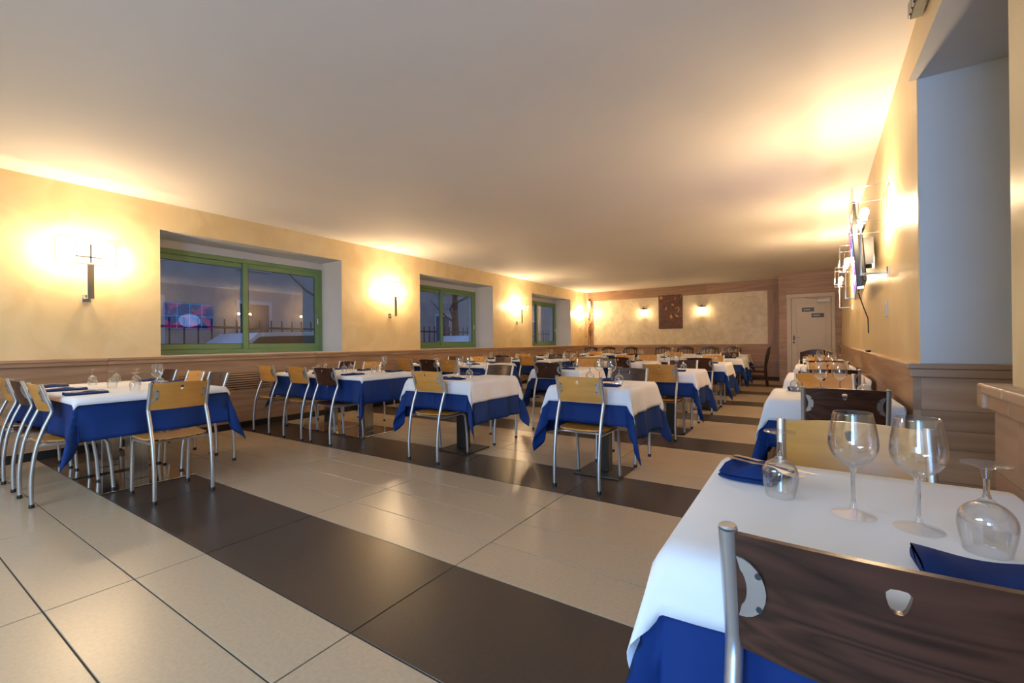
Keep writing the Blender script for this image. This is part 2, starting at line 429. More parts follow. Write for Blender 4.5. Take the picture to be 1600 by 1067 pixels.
# windows
def window(n, y0, y1):
    w = sempty('window_%d' % n, (XL-WD, y0, WZ0)); W, Hh = y1-y0, 2.345-WZ0; fwid = .062
    x0, x1 = -.09, 0.0
    fr = sempty('frame'); del fr['kind']; fr.parent = w
    for nm, a in (('jamb', (0, fwid, 0, Hh)), ('jamb', (W-fwid, W, 0, Hh)), ('head_rail', (fwid, W-fwid, Hh-fwid, Hh)), ('sill_rail', (fwid, W-fwid, 0, fwid))):
        cbox(nm, M['green'], fr, x0, x1, a[0], a[1], a[2], a[3], .006)
    mid = W/2
    for s, (a, b, dx) in enumerate(((fwid, mid+.04, -.032), (mid-.045, W-fwid, -.001))):
        sa = bpy.data.objects.new('sash', None); COL.objects.link(sa); sa.parent = w
        z0, z1 = fwid, Hh-fwid; st = .072
        mb = MB()
        for q in ((a, a+st, z0, z1), (b-st, b, z0, z1)): cbox('stile', M['green'], sa, dx-.035, dx, *q, .005)
        for q in ((a+st, b-st, z0, z0+st), (a+st, b-st, z1-st, z1)): cbox('rail', M['green'], sa, dx-.035, dx, *q, .005)
        gb = MB()
        gb.v = [(dx-.016, a+st-.004, z0+st-.004), (dx-.016, b-st+.004, z0+st-.004), (dx-.016, b-st+.004, z1-st+.004), (dx-.016, a+st-.004, z1-st+.004)]; gb.f = [[0, 1, 2, 3]]
        gb.build('pane', M['pane'], sa)
        gk = MB()
        for q in ((a+st, a+st+.006, z0+st, z1-st), (b-st-.006, b-st, z0+st, z1-st)): gk.box(dx-.008, dx-.003, *q)
        gk.box(dx-.008, dx-.003, a+st+.006, b-st-.006, z1-st-.006, z1-st).box(dx-.008, dx-.003, a+st+.006, b-st-.006, z0+st, z0+st+.006)
        gk.build('gasket', M['gasket'], sa)
    hz = .52
    h = MB().box(0.0, .012, W-fwid-.045, W-fwid-.022, hz-.09, hz+.09).build('handle', M['steel'], w); bevel(h, .004)
    cbox('lever', M['white_plastic'], w, .012, .03, W-fwid-.041, W-fwid-.027, hz-.075, hz+.02, .005)
for i, (a, b) in enumerate(WIN): window(i+1, a, b)

# ---------------------------------------------------------------- right wall with recess
def rwall(name, y0, y1, z0, z1, mat, th=.9):
    b = MB(); xe = 1.75
    P = [(XR(y0), y0), (xe, y0), (xe, y1), (XR(y1), y1)]
    b.v = [(x, y, z0) for x, y in P]+[(x, y, z1) for x, y in P]
    b.f = [[3, 2, 1, 0], [4, 5, 6, 7]]+[[i, (i+1) % 4, 4+(i+1) % 4, 4+i] for i in range(4)]
    return b.build(name, mat)
Z_S = 2.46
wr = struct(rwall('wall_right', Y_F, YBLK+1.2, 0, ZC, M['plaster']))
wrn = struct(rwall('wall_right_near', YR-.2, Y_N, 0, ZC, M['plaster']))
lint = struct(rwall('wall_right_lintel', Y_N, Y_F, Z_S, ZC, M['plaster']))
# white lining of the recess
cbox('recess_face', M['white_wall'], wr, XR(Y_F)+.004, 1.74, Y_F-.004, Y_F+.002, .9, Z_S)
cbox('recess_soffit', M['white_wall'], lint, XR(Y_N)+.004, 1.74, Y_N, Y_F-.004, Z_S-.004, Z_S+.002)
cbox('recess_jamb', M['white_wall'], wrn, XR(Y_N)+.004, 1.74, Y_N-.002, Y_N+.004, 0, Z_S)
struct(cbox('wall_recess', M['white_wall'], None, 1.66, 1.76, Y_N, Y_F, 0, Z_S))
# wainscot right (far part): boards follow the skewed wall
def rboard(root, nm, y0, y1, z0, z1, proud, mat='oak_y', bw=0):
    b = MB(); P = [(XR(y0)-proud, y0), (XR(y0), y0), (XR(y1), y1), (XR(y1)-proud, y1)]
    b.v = [(x, y, z0) for x, y in P]+[(x, y, z1) for x, y in P]
    b.f = [[3, 2, 1, 0], [4, 5, 6, 7]]+[[i, (i+1) % 4, 4+(i+1) % 4, 4+i] for i in range(4)]
    o = b.build(nm, M[mat], root)
    if bw: bevel(o, bw)
    return o
RZ = [.085, .20, .37, .535, .63, .731, .90]
def rwains(name, y0, y1):
    root = sempty(name); rboard(root, 'kick_board', y0, y1, 0, .085, .01, 'kick')
    js = [y0]
    while js[-1] < y1-.1: js.append(min(y1, js[-1]+2.42))
    for a, b in zip(js, js[1:]):
        for z0, z1 in zip(RZ, RZ[1:]): rboard(root, 'board', a+.0008, b-.0008, z0+.0008, z1-.0008, .032)
        rboard(root, 'cap_rail', a, b, .90, .942, .048, bw=.005); rboard(root, 'cap_ledge', a, b, .942, .97, .060, bw=.006)
    return root
rt2 = rwains('trim_2', Y_F-.028, YBLK)
rt3 = rwains('trim_3', YR, Y_N+.012)
# boards across the far face of the recess
xa, xb = XR(Y_F)-.0, 1.66
for z0, z1 in zip(RZ, RZ[1:]): cbox('board', M['oak_x'], rt2, xa, xb, Y_F-.028, Y_F-.004, z0+.0008, z1-.0008)
cbox('cap_rail', M['oak_x'], rt2, xa-.046, xb, Y_F-.046, Y_F-.004, .90, .942, .005); cbox('cap_ledge', M['oak_x'], rt2, xa-.055, xb, Y_F-.056, Y_F-.004, .942, .97, .006)
# boards on the near jamb of the recess
for z0, z1 in zip(RZ, RZ[1:]): cbox('board', M['oak_x'], rt3, XR(Y_N)-.0, 1.66, Y_N+.005, Y_N+.026, z0+.0008, z1-.0008)
cbox('cap_ledge', M['oak_x'], rt3, XR(Y_N)-.058, 1.66, Y_N+.005, Y_N+.055, .90, .97, .006)

# ---------------------------------------------------------------- rear wall behind the camera, glazed entrance
rw = MB()
ex0, ex1, ez = -.78, .28, 2.35
xs_ = [XL-.7, ex0, ex1, 1.8]; zs_ = [0, ez, ZC]
for i in range(3):
    for k in range(2):
        if i == 1 and k == 0: continue
        rw.box(xs_[i], xs_[i+1], YR-.12, YR, zs_[k], zs_[k+1])
struct(rw.build('wall_rear', M['plaster']))
dr = sempty('door_2', (0, YR-.06, 0))
for x in (ex0+.03, ex1-.03): cbox('mullion', M['green'], dr, x-.03, x+.03, -.04, .04, 0, ez, .004)
for z in (.05, ez-.05): cbox('rail', M['green'], dr, ex0, ex1, -.03, .03, z-.05, z+.05, .004)

# ---------------------------------------------------------------- back wall
XS = -.525                        # side of the projecting block
wb = struct(cbox('wall_back', M['plaster_pale'], None, XL-.6, XS+.1, YB, YB+.15, 0, ZC))
tb = sempty('trim_4')
cbox('kick_board', M['kick'], tb, XL+.05, XS, YB-.008, YB-.0005, 0, .08)
zz = [.08, .30, .515, .73, .905]
jx = [XL+.03, -4.3, -2.4, XS]
for a, b in zip(jx, jx[1:]):
    for z0, z1 in zip(zz, zz[1:]): cbox('board', M['oak_x'], tb, a+.001, b-.001, YB-.024, YB-.0005, z0+.0008, z1-.0008)
    cbox('cap_rail', M['oak_x'], tb, a, b, YB-.05, YB-.0005, .905, .985, .005)
    cbox('top_band', M['oak_x'], tb, a, b, YB-.03, YB-.0005, 2.475, ZC-.002, .003)
cbox('pilaster', M['oak_z'], tb, XL+.03, -6.0, YB-.035, YB-.0005, .985, 2.475, .003)
cbox('pilaster', M['oak_z'], tb, -.835, XS-.001, YB-.035, YB-.0005, .985, 2.475, .003)
# projecting block with boards
blk = struct(cbox('wall_block', M['oak_x'], None, XS+.012, 1.75, YBLK+.012, YB+.1, 0, ZC))
z = .0
DX0, DX1, DZ = -.355, .63, 2.225
nb = 0
while z < ZC-.03:
    z1 = min(ZC-.003, z+.185)
    spans = [(XS, DX0, z, z1), (DX1, XR(YBLK)+.02, z, z1)] if z1 <= DZ else ([(XS, XR(YBLK)+.02, z, z1)] if z >= DZ else [(XS, DX0, z, z1), (DX1, XR(YBLK)+.02, z, z1), (DX0, DX1, DZ, z1)])
    for a, b, p, q in spans: cbox('board', M['oak_x'], blk, a, b-.001, YBLK, YBLK+.0115, p+.0008, q-.0008)
    cbox('side_board', M['oak_y'], blk, XS-.0, XS+.0115, YBLK+.012, YB-.001, z+.0008, z1-.0008)
    z = z1
# cream interior door
d1 = sempty('door_1', (0, YBLK, 0))
cbox('architrave', M['door_paint'], d1, DX0, DX0+.095, -.028, .011, 0, DZ-.095, .006)
cbox('architrave', M['door_paint'], d1, DX1-.075, DX1, -.028, .011, 0, DZ-.095, .006)
cbox('architrave', M['door_paint'], d1, DX0, DX1, -.028, .011, DZ-.0945, DZ, .006)
lf = cbox('door_leaf', M['door_paint'], d1, DX0+.10, DX1-.08, -.014, .011, .008, DZ-.10, .003)
mb = MB(); a, b, z0, z1 = DX0+.20, DX1-.18, .18, DZ-.24
for q in ((a, a+.014, z0, z1), (b-.014, b, z0, z1), (a+.014, b-.014, z0, z0+.014), (a+.014, b-.014, z1-.014, z1)):
    cbox('panel_moulding', M['door_paint'], lf, q[0], q[1], -.021, -.0138, q[2], q[3], .003)
hd = cbox('handle_plate', M['black_metal'], lf, DX0+.13, DX0+.165, -.019, -.0138, 1.08, 1.20, .004)
MB().tube([(DX0+.147, -.018, 1.165), (DX0+.147, -.06, 1.165), (DX0+.16, -.065, 1.165), (DX0+.29, -.065, 1.165)], .010, 8).build('lever', M['chrome'], lf, True)
MB().tube([(DX0+.147, -.014, 1.03), (DX0+.147, -.022, 1.03)], .022, 12).build('key_escutcheon', M['black_metal'], lf, 30)
for x, z in ((.09, 1.83), (.285, 1.685)):
    s = cbox('door_sign', M['sign'], lf, x-.125, x+.125, -.020, -.0142, z-.05, z+.05, .002)
    cbox('lettering', M['sign_text'], s, x-.09, x+.045, -.0212, -.0198, z-.014, z+.014)
cl = cbox('door_closer', M['white_plastic'], d1, .28, .53, -.075, -.02, 2.0, 2.075, .008)
MB().tube([(.42, -.055, 2.085), (.12, -.12, 2.10), (.02, -.035, 2.135)], .009, 6).build('closer_arm', M['chrome'], d1, True)

# ---------------------------------------------------------------- sconces
def bulb_parts(root, p):
    s = MB().tube([(p[0], p[1], p[2]-.075), (p[0], p[1], p[2]-.022)], .016, 10).build('lamp_holder', M['white_plastic'], root, 30)
    MB().sphere(p, .026, 10, 7, 1.25).build('bulb', M['bulb'], root, True)
def sconce(label, loc, rz, group):
    t = thing('wall_sconce', label, 'wall lamp', loc, rz, group)   # local: wall plane x=0, outward +x, z=0 at arm
    cbox('wall_plate', M['chrome'], t, .0005, .012, -.035, .035, -.04, .04, .003)
    cbox('arm', M['chrome'], t, .012, .160, -.025, .025, -.012, .0, .002)
    cbox('upright_bar', M['chrome'], t, .160, .172, -.027, .027, -.012, .335, .002)
    cbox('holder_bar', M['chrome'], t, .140, .1595, -.17, .17, .335, .345, .002)
    MB().tube([(.017, -.232, .345), (.225, -.232, .345), (.225, .232, .345), (.017, .232, .345)], .003, 5, closed=True).build('cage_ring', M['chrome'], t)
    cbox('cross_bar', M['chrome'], t, .172, .180, -.12, .12, .40, .418, .002)
    cbox('stem_bar', M['chrome'], t, .172, .180, -.008, .008, .3452, .54, .002)
    # wire cage
    x0, x1, ya, yb, z0, z1 = .017, .225, -.232, .232, .345, .60
    for y in (ya, -.08, .08, yb):
        for x in (x0, x1): MB().tube([(x, y, z0), (x, y, z1)], .0028, 5).build('cage_wire', M['chrome'], t)
    MB().tube([(x0, ya, z1), (x1, ya, z1), (x1, yb, z1), (x0, yb, z1)], .003, 5, closed=True).build('cage_ring', M['chrome'], t)
    gb = MB()
    gb.grid([[(x1+.004, ya, z0+.01), (x1+.004, ya, z1-.01)], [(x1+.004, yb, z0+.01), (x1+.004, yb, z1-.01)]])
    gb.build('glass_front', M['lamp_glass'], t)
    for y in (ya-.004, yb+.004):
        MB().grid([[(x0, y, z0+.01), (x0, y, z1-.01)], [(x1, y, z0+.01), (x1, y, z1-.01)]]).build('glass_side', M['lamp_glass'], t)
    for y in (-.15, .15): bulb_parts(t, (.15, y, .43))
    return t
ordL = ['on the left wall before the nearest window', 'on the left wall between the first two windows', 'on the left wall between the second and third windows', 'on the left wall in the far corner']
for y, w in zip((1.43, 5.48, 9.72, 13.62), ordL):
    sconce('chrome wall lamp with glass cage '+w, (XL+.0005, y, 1.60), 0, 'wall lamps on the side walls')
ordR = ['on the right wall in front of the television', 'on the right wall just beyond the television', 'on the right wall, farthest along it']
for y, w in zip((4.30, 6.75, 8.7), ordR):
    sconce('chrome wall lamp with glass cage '+w, (XR(y)-.0005, y, 1.60), math.pi-math.atan(.0245), 'wall lamps on the side walls')

def lantern(label, x, z):
    t = thing('wall_lantern', label, 'wall lamp', (x, YB-.001, z), 0, 'lanterns on the back wall')  # outward -y
    cbox('back_plate', M['black_metal'], t, -.03, .03, -.014, 0, -.10, .12, .004)
    MB().tube([(0, -.012, .05), (0, -.05, .12), (0, -.10, .15), (0, -.10, .10)], .007, 6).build('bracket', M['black_metal'], t, True)
    def ring(w, z): return [(-w, -.10-w, z), (w, -.10-w, z), (w, -.10+w, z), (-w, -.10+w, z)]
    b = MB(); A = ring(.050, -.13); B = ring(.078, .06); b.v = A+B; b.f = [[i, (i+1) % 4, 4+(i+1) % 4, 4+i] for i in range(4)]+[[3, 2, 1, 0]]
    b.build('glass_body', M['lantern_glow'], t)
    b = MB(); A = ring(.088, .062); B = ring(.02, .105); b.v = A+B; b.f = [[i, (i+1) % 4, 4+(i+1) % 4, 4+i] for i in range(4)]+[[3, 2, 1, 0], [4, 5, 6, 7]]
    b.build('cap', M['black_metal'], t)
    for sx in (-1, 1):
        for sy in (-1, 1): MB().tube([(sx*.052, -.10+sy*.052, -.13), (sx*.080, -.10+sy*.080, .06)], .004, 5).build('corner_bar', M['black_metal'], t)
    cbox('base', M['black_metal'], t, -.055, .055, -.155, -.045, -.146, -.131, .004)
lantern('glowing lantern lamp on the back wall, left of the brown picture', -4.26, 2.03)
lantern('glowing lantern lamp on the back wall, right of the brown picture', -2.53, 2.02)
# brown picture
pc = thing('picture_panel', 'brown mottled relief picture on the back wall between two lanterns', 'picture', (-3.445, YB-.001, 2.0))
o = cbox('panel', M['relief'], pc, -.36, .36, -.035, 0, -.522, .522, .01)
rnd = random.Random(5)
for k in range(16):
    x, z = rnd.uniform(-.3, .3), rnd.uniform(-.46, .46)
    b = MB(); n = 7; ang = rnd.uniform(0, 3); w, h = rnd.uniform(.04, .09), rnd.uniform(.02, .045)
    poly = []
    for i in range(n):
        a = 2*math.pi*i/n; px, pz = w*math.cos(a)*rnd.uniform(.7, 1), h*math.sin(a)*rnd.uniform(.7, 1)
        poly.append((px*math.cos(ang)-pz*math.sin(ang), px*math.sin(ang)+pz*math.cos(ang)))
    b.prism(poly, .014, Matrix.Translation((x, -.0345, z)) @ Matrix.Rotation(math.radians(90), 4, 'X'))
    bevel(b.build('relief_piece', M['relief'] if k % 3 else M['dry_flower'], pc), .004)
# dried garland in the far left corner
gd = thing('dried_garland', 'dried flower garland hanging in the far left corner', 'garland', (-6.10, YB-.036, 1.0))
MB().tube([(0, -.02, 1.52), (.015, -.025, 1.2), (-.01, -.03, .8), (.01, -.03, .4), (0, -.02, .02)], .008, 6).build('stem', M['dry_leaf'], gd, True)
MB().lathe([(.0, 1.50), (.05, 1.47), (.075, 1.30), (.06, 1.22), (0, 1.21)], 10, 0, -.085).build('hanging_jar', M['white_plastic'], gd, 30)
cbox('hook', M['black_metal'], gd, -.012, .012, -.10, .0, 1.50, 1.53, .003)
rnd = random.Random(3)
lv = MB()
for k in range(70):
    z = rnd.uniform(.1, 1.15); w = .05+.07*abs(math.sin(z*7.5)); c = Vector((rnd.uniform(-w, w), -.03-rnd.uniform(0, .07), z))
    d = Vector((rnd.uniform(-1, 1), -rnd.uniform(0, .6), rnd.uniform(-1, .5))).normalized(); sd = d.orthogonal().normalized(); L_ = rnd.uniform(.04, .09); W_ = L_*.3
    i = len(lv.v); lv.v += [tuple(c), tuple(c+d*L_*.5+sd*W_), tuple(c+d*L_), tuple(c+d*L_*.5-sd*W_)]; lv.f.append([i, i+1, i+2, i+3])
o = lv.build('leaves', M['dry_leaf'], gd, weld=False); o['kind'] = 'stuff'
for k, z in enumerate((1.1, .95, .78, .62, .52, .40)):
    b = MB(); 
    for q in range(7):
        a = q*math.pi*2/7; b.sphere((.02*math.cos(a), -.02*abs(math.sin(a)), .02*math.sin(a)), .018, 6, 4)
    b.sphere((0, -.015, 0), .02, 6, 4)
    f = b.build('dried_flower', M['dry_flower'], gd, True); f.location = ((-1)**k*.035, -.055, z)

# ---------------------------------------------------------------- television
tv = thing('television', 'black flat television tilted forward on the right wall', 'television', (.408, 5.31, 1.90), math.radians(-3.6))
piv = Matrix.Rotation(math.radians(-4), 4, 'Y')
def tvbox(nm, mat, par, *a, bw=0, rot=True):
    o = MB().box(*a).build(nm, mat, par)
    if rot: o.matrix_local = piv
    if bw: bevel(o, bw)
    return o
tvbox('housing', M['black_plastic'], tv, -.02, .025, -.61, .61, -.355, .355, bw=.008)
tvbox('rear_bulge', M['black_plastic'], tv, .0255, .06, -.40, .40, -.30, .15, bw=.01)
scr = MB().box(-.0212, -.0202, -.598, .598, -.335, .343).build('screen', M['tv'], tv); scr.matrix_local = piv
tvbox('speaker_bar', M['steel'], tv, -.022, .03, -.60, .60, -.385, -.356, bw=.004)
for y in (-.15, .15): tvbox('wall_arm', M['black_metal'], tv, .0605, .135, y-.02, y+.02, -.12, .12, rot=False)
MB().tube([(.02, -.3, -.39), (.05, -.3, -.5), (.085, -.3, -.62), (.088, -.3, -.75)], .005, 5).build('cable', M['black_plastic'], tv, True)
# outlet, dish on ledge, ceiling fitting
ot = thing('wall_outlet', 'white wall outlet below the television on the right wall', 'outlet', (XR(4.45)-.0005, 4.45, 1.33), math.pi)
cbox('cover_plate', M['white_plastic'], ot, 0, .010, -.04, .04, -.06, .06, .004)
cbox('socket_insert', M['white_wall'], ot, .0102, .013, -.024, .024, -.035, .035, .002)
ds = thing('small_dish', 'small dark oval dish on the right wall ledge', 'dish', (XR(5.65)-.034, 5.65, .9705))
mb = MB(); mb.lathe([(.0, 0), (.018, 0), (.024, .016), (.022, .016), (.016, .004), (0, .004)], 16); d_ = mb.build('bowl', M['black_plastic'], ds, 30); d_.scale = (1, 3.4, 1)
mb = MB(); mb.lathe([(.023, .0162), (.025, .0175), (.0235, .019), (.0215, .0175)], 16); d_ = mb.build('rim', M['black_plastic'], ds, 30); d_.scale = (1, 3.4, 1)
sp = thing('ceiling_fitting', 'dark slatted fitting high on the right wall near the ceiling', 'vent', (XR(2.78)-.001, 2.80, 2.69), math.pi)
cbox('body', M['black_plastic'], sp, 0, .05, -.10, .10, -.03, .045, .006)
for k in range(4): cbox('slat', M['steel'], sp, .0505, .058, -.09+k*.048, -.06+k*.048, -.028, .042, .002)

# ---------------------------------------------------------------- chairs
def smooth_path(pts, n=4):
    """Catmull-Rom through pts"""
    P = [Vector(p) for p in pts]; out = []
    for i in range(len(P)-1):
        p0, p1, p2, p3 = P[max(i-1, 0)], P[i], P[i+1], P[min(i+2, len(P)-1)]
        for k in range(n):
            t = k/n
            out.append(.5*((2*p1)+(-p0+p2)*t+(2*p0-5*p1+4*p2-p3)*t*t+(-p0+3*p1-3*p2+p3)*t**3))
    out.append(P[-1]); return out
CW, CR = .180, .0128
BZ0, BZ1 = .645, .832
def back_y(z): return -.112+(z-.645)*(-.055/.19)
def chair_meshes(kind):
    R = {}
    wm = M[kind]
    # rear post
    R['post'] = MB().tube(smooth_path([(0, -.215, .022), (0, -.216, .20), (0, -.192, .40), (0, -.152, .54)], 4)+[Vector((0, -.118, .625)), Vector((0, -.113, .645)), Vector((0, -.116, .665)), Vector((0, back_y(.838), .838))], CR, 12).mesh('leg', M['silver'], 50)
    # front leg bent into the side rail
    rail = [(0, -.195, .415), (0, .10, .415)]
    arc = [(0, .13+.055*math.sin(a), .415-.055*(1-math.cos(a))) for a in [math.radians(d) for d in (0, 25, 50, 75)]]
    R['front'] = MB().tube(rail+arc+[(0, .205, .20), (0, .215, .022)], CR*.92, 12).mesh('leg', M['silver'], 50)
    R['cap'] = MB().lathe([(0, 0), (.0155, 0), (.0155, .018), (.0130, .026), (0, .026)], 12).mesh('foot_cap', M['black_plastic'], 30)
    R['plug'] = MB().lathe([(0, .0), (CR*.98, 0), (CR*.8, .003), (0, .0035)], 12).mesh('end_plug', M['silver'], 30)
    # seat: rounded trapezoid, gently dished with a waterfall front
    def seat_z(x, y): return .438+.012*(abs(x)/.2)**2-.018*max(0, (y-.10)/.12)**2+.010*max(0, (-y-.05)/.15)**2-.008*math.exp(-((y+.03)/.1)**2)
    out = []
    for k in range(40):
        a = 2*math.pi*k/40; c, s = math.cos(a), math.sin(a); e = .42
        x = .195*math.copysign(abs(c)**e, c); y = .02+.195*math.copysign(abs(s)**e, s)
        x *= 1+.10*(y/.2)*.5
        out.append((x, y))
    b = MB(); rings = [1, .93, .75, .5, .25]
    top = [[(x*r, .02+(y-.02)*r, seat_z(x*r, .02+(y-.02)*r)) for r in rings] for x, y in out]
    bot = [[(x*r, .02+(y-.02)*r, seat_z(x*r, .02+(y-.02)*r)-.011) for r in rings] for x, y in out]
    nu = len(out); nv = len(rings)
    for T in (top, bot):
        i0 = len(b.v)
        for row in T: b.v += row
        for a in range(nu):
            for q in range(nv-1):
                A = i0+a*nv+q; B = i0+((a+1) % nu)*nv+q; b.f.append([A, B, B+1, A+1])
        b.f.append([i0+a*nv+nv-1 for a in range(nu)])
    for a in range(nu):
        A, B = a*nv, ((a+1) % nu)*nv; b.f.append([A, B, nu*nv+B, nu*nv+A])
    R['seat'] = b.mesh('seat', wm, 50)
    R['frame'] = MB().tube([(-CW, .10, .413), (CW, .10, .413)], .009, 8).mesh('seat_frame', M['silver'], True)
    R['frame2'] = MB().tube([(-CW, -.12, .413), (CW, -.12, .413)], .009, 8).mesh('seat_frame', M['silver'], True)
    # backrest: curved plywood plate with a tapered hole
    hz = BZ1-.040
    hole = []
    for (x, z) in ((0, .019), (.010, .018), (.0155, .012), (.0150, .004), (.0125, -.006), (.0100, -.014), (.0060, -.0195), (0, -.0205)): hole.append((x*.76, hz+z*.8))
    hole = hole+[(-x, z) for x, z in hole[-2:0:-1]]                       # 14 points clockwise from top
    nH = len(hole)
    def surf(x, z, off):
        arch = .008*(1-(x/CW)**2)*max(0, (z-BZ0)/(BZ1-BZ0))
        bend = .030*(1-(x/CW)**2)
        return (x, back_y(z)-bend+off, z+arch)
    hx, h0, h1 = .040, hz-.030, hz+.027
    xs2 = sorted(set(round(q, 5) for q in [-.172+(.172-hx)*k/6 for k in range(7)]+[-hx+2*hx*k/4 for k in range(5)]+[hx+(.172-hx)*k/6 for k in range(7)]))
    zs2 = [BZ0, BZ0+.05, BZ0+.085, h0, h1, BZ1]
    b = MB(); faces2 = []; pts2 = {}; lst = []
    def vid(x, z):
        k = (round(x, 5), round(z, 5))
        if k not in pts2: pts2[k] = len(lst); lst.append((x, z))
        return pts2[k]
    for i in range(len(xs2)-1):
        for j in range(len(zs2)-1):
            if xs2[i] >= -hx-1e-6 and xs2[i+1] <= hx+1e-6 and j == 3: continue
            faces2.append([vid(xs2[i], zs2[j]), vid(xs2[i+1], zs2[j]), vid(xs2[i+1], zs2[j+1]), vid(xs2[i], zs2[j+1])])
    rim = [(0, h1), (hx/2, h1), (hx, h1), (hx, h0), (hx/2, h0), (0, h0), (-hx/2, h0), (-hx, h0), (-hx, h1), (-hx/2, h1)]
    rid = [vid(*p) for p in rim]; hid = [vid(*p) for p in hole]
    # stitch hole ring to the rectangle by angle (both run clockwise from the top)
    i = j = 0; nR = len(rim)
    def an(p): return math.atan2(p[0], p[1]-hz) % (2*math.pi)
    ar = [an(p) for p in rim]+[2*math.pi]; ah = [an(p) for p in hole]+[2*math.pi]
    ar[0] = ah[0] = 0
    while i < nR or j < nH:
        if j >= nH or (i < nR and ar[i+1] <= ah[j+1]): faces2.append([rid[i], rid[(i+1) % nR], hid[j % nH]]); i += 1
        else: faces2.append([rid[i % nR], hid[(j+1) % nH], hid[j]]); j += 1
    n2 = len(lst); T = .0105
    b.v = [surf(x, z, T/2) for x, z in lst]+[surf(x, z, -T/2) for x, z in lst]
    from collections import Counter
    ec = Counter()
    for f in faces2:
        for k in range(len(f)): ec[frozenset((f[k], f[(k+1) % len(f)]))] += 1
    b.f = [list(f) for f in faces2]+[[n2+q for q in f][::-1] for f in faces2]
    for e_, c_ in ec.items():
        if c_ == 1:
            p, q = tuple(e_); b.f.append([p, q, n2+q, n2+p])
    R['back'] = b.mesh('backrest', wm, 30)
    # crescent bracket on the rear of the plate
    for s in (-1, 1):
        poly = []
        for k in range(13):
            a = math.radians(-90+180*k/12); poly.append((.036*math.cos(a), .048*math.sin(a)))
        for k in range(9):
            a = math.radians(65-130*k/8); poly.append((.003+.013*math.cos(a)-.004, .031*math.sin(a)))
        b = MB(); n = len(poly); zc = (BZ0+BZ1)/2+.012
        for off in (-.0055, -.0085):
            for (u, w) in poly:
                x = -s*(CW-.010-u*1.0); b.v.append(surf(x*1.0, zc+w, off))
        b.f = [list(range(n)), list(range(n, 2*n))[::-1]]+[[k, (k+1) % n, n+(k+1) % n, n+k] for k in range(n)]
        R['br%d' % s] = b.mesh('bracket', M['silver'])
        sc = MB()
        R['screw%d' % s] = []
        for w in (-.026, .026):
            x = -s*(CW-.010-.027); p = surf(x, zc+w, -.0085)
            R['screw%d' % s].append(MB().tube([(p[0], p[1]+.001, p[2]), (p[0], p[1]-.002, p[2])], .0042, 8).mesh('screw', M['black_metal']))
    return R
CM = {'tan': chair_meshes('tan'), 'brown': chair_meshes('brown')}
COLW = {'tan': 'tan plywood', 'brown': 'dark brown plywood'}
def chair(kind, x, y, face, where, full=True):
    """face: direction the sitter looks (deg, 90 = +Y)"""
    R = CM[kind]
    t = thing('dining_chair', COLW[kind]+' chair '+where, 'chair', (x, y, 0), math.radians(face-90), 'metal-legged plywood chairs')
    for s in (-1, 1):
        p = link('leg', R['post'], t); p.location = (s*CW, 0, 0)
        f = link('leg', R['front'], t); f.location = (s*CW, 0, 0)
        if full:
            c = link('foot_cap', R['cap'], p); c.location = (0, -.215, 0)
            c = link('foot_cap', R['cap'], f); c.location = (0, .215, 0)
            c = link('end_plug', R['plug'], p); c.location = (0, back_y(.838), .838)
    link('seat', R['seat'], t); link('seat_frame', R['frame'], t); link('seat_frame', R['frame2'], t)
    bk = link('backrest', R['back'], t)
    for s in (-1, 1):
        br = link('bracket', R['br%d' % s], bk)
        if full:
            for q in R['screw%d' % s]: link('screw', q, bk)
    return t
# dark wooden chair
WC = {}
def wood_meshes():
    m_ = M['darkwood']
    for s in (-1, 1):
        path = smooth_path([(s*.20, -.235, 0), (s*.20, -.205, .25), (s*.20, -.20, .45), (s*.198, -.225, .70), (s*.195, -.275, .90)], 4)
        WC['rear%d' % s] = MB().tube(path, .020, 8).mesh('leg', m_, 40)
        WC['front%d' % s] = MB().tube([(s*.20, .20, 0), (s*.20, .20, .43)], .019, 8).mesh('leg', m_, 40)
        WC['st%d' % s] = [MB().tube([(s*.20, -.205, z), (s*.20, .20, z)], .011, 6).mesh('stretcher', m_, 40) for z in (.22, .33)]
    b = MB()
    rows = []
    for k in range(13):
        x = -.21+.42*k/12; u = x/.21; y = -.262-.04*(1-u*u); z = .862+.052*(1-u*u)
        rows.append([(x, y-.013, z-.05), (x, y+.013, z-.05), (x, y+.010, z+.03), (x, y-.016, z+.03)])
    i0 = 0
    for r in rows: b.v += r
    for k in range(12):
        for q in range(4): A = k*4; b.f.append([A+q, A+(q+1) % 4, A+4+(q+1) % 4, A+4+q])
    b.f += [[0, 1, 2, 3], [48, 49, 50, 51]]
    WC['top'] = b.mesh('top_rail', m_, 40)
    WC['slat'] = [MB().tube([(x, -.212, .455), (x*1.0, -.235-.028*(1-(x/.2)**2), .68), (x, -.262-.036*(1-(x/.2)**2), .84+.04*(1-(x/.2)**2))], .010, 6).mesh('slat', m_, 40) for x in (-.12, -.04, .04, .12)]
    WC['seat'] = MB().prism(rrect(.43, .42, .05), .032, Matrix.Translation((0, 0, .428))).mesh('seat', m_)
wood_meshes()
def wood_chair(x, y, face, where):
    t = thing('wooden_chair', 'dark wooden chair '+where, 'chair', (x, y, 0), math.radians(face-90), 'dark wooden chairs')
    for s in (-1, 1):
        link('leg', WC['rear%d' % s], t); link('leg', WC['front%d' % s], t)
        for q in WC['st%d' % s]: link('stretcher', q, t)
    link('top_rail', WC['top'], t); link('seat', WC['seat'], t)
    for q in WC['slat']: link('slat', q, t)
    return t

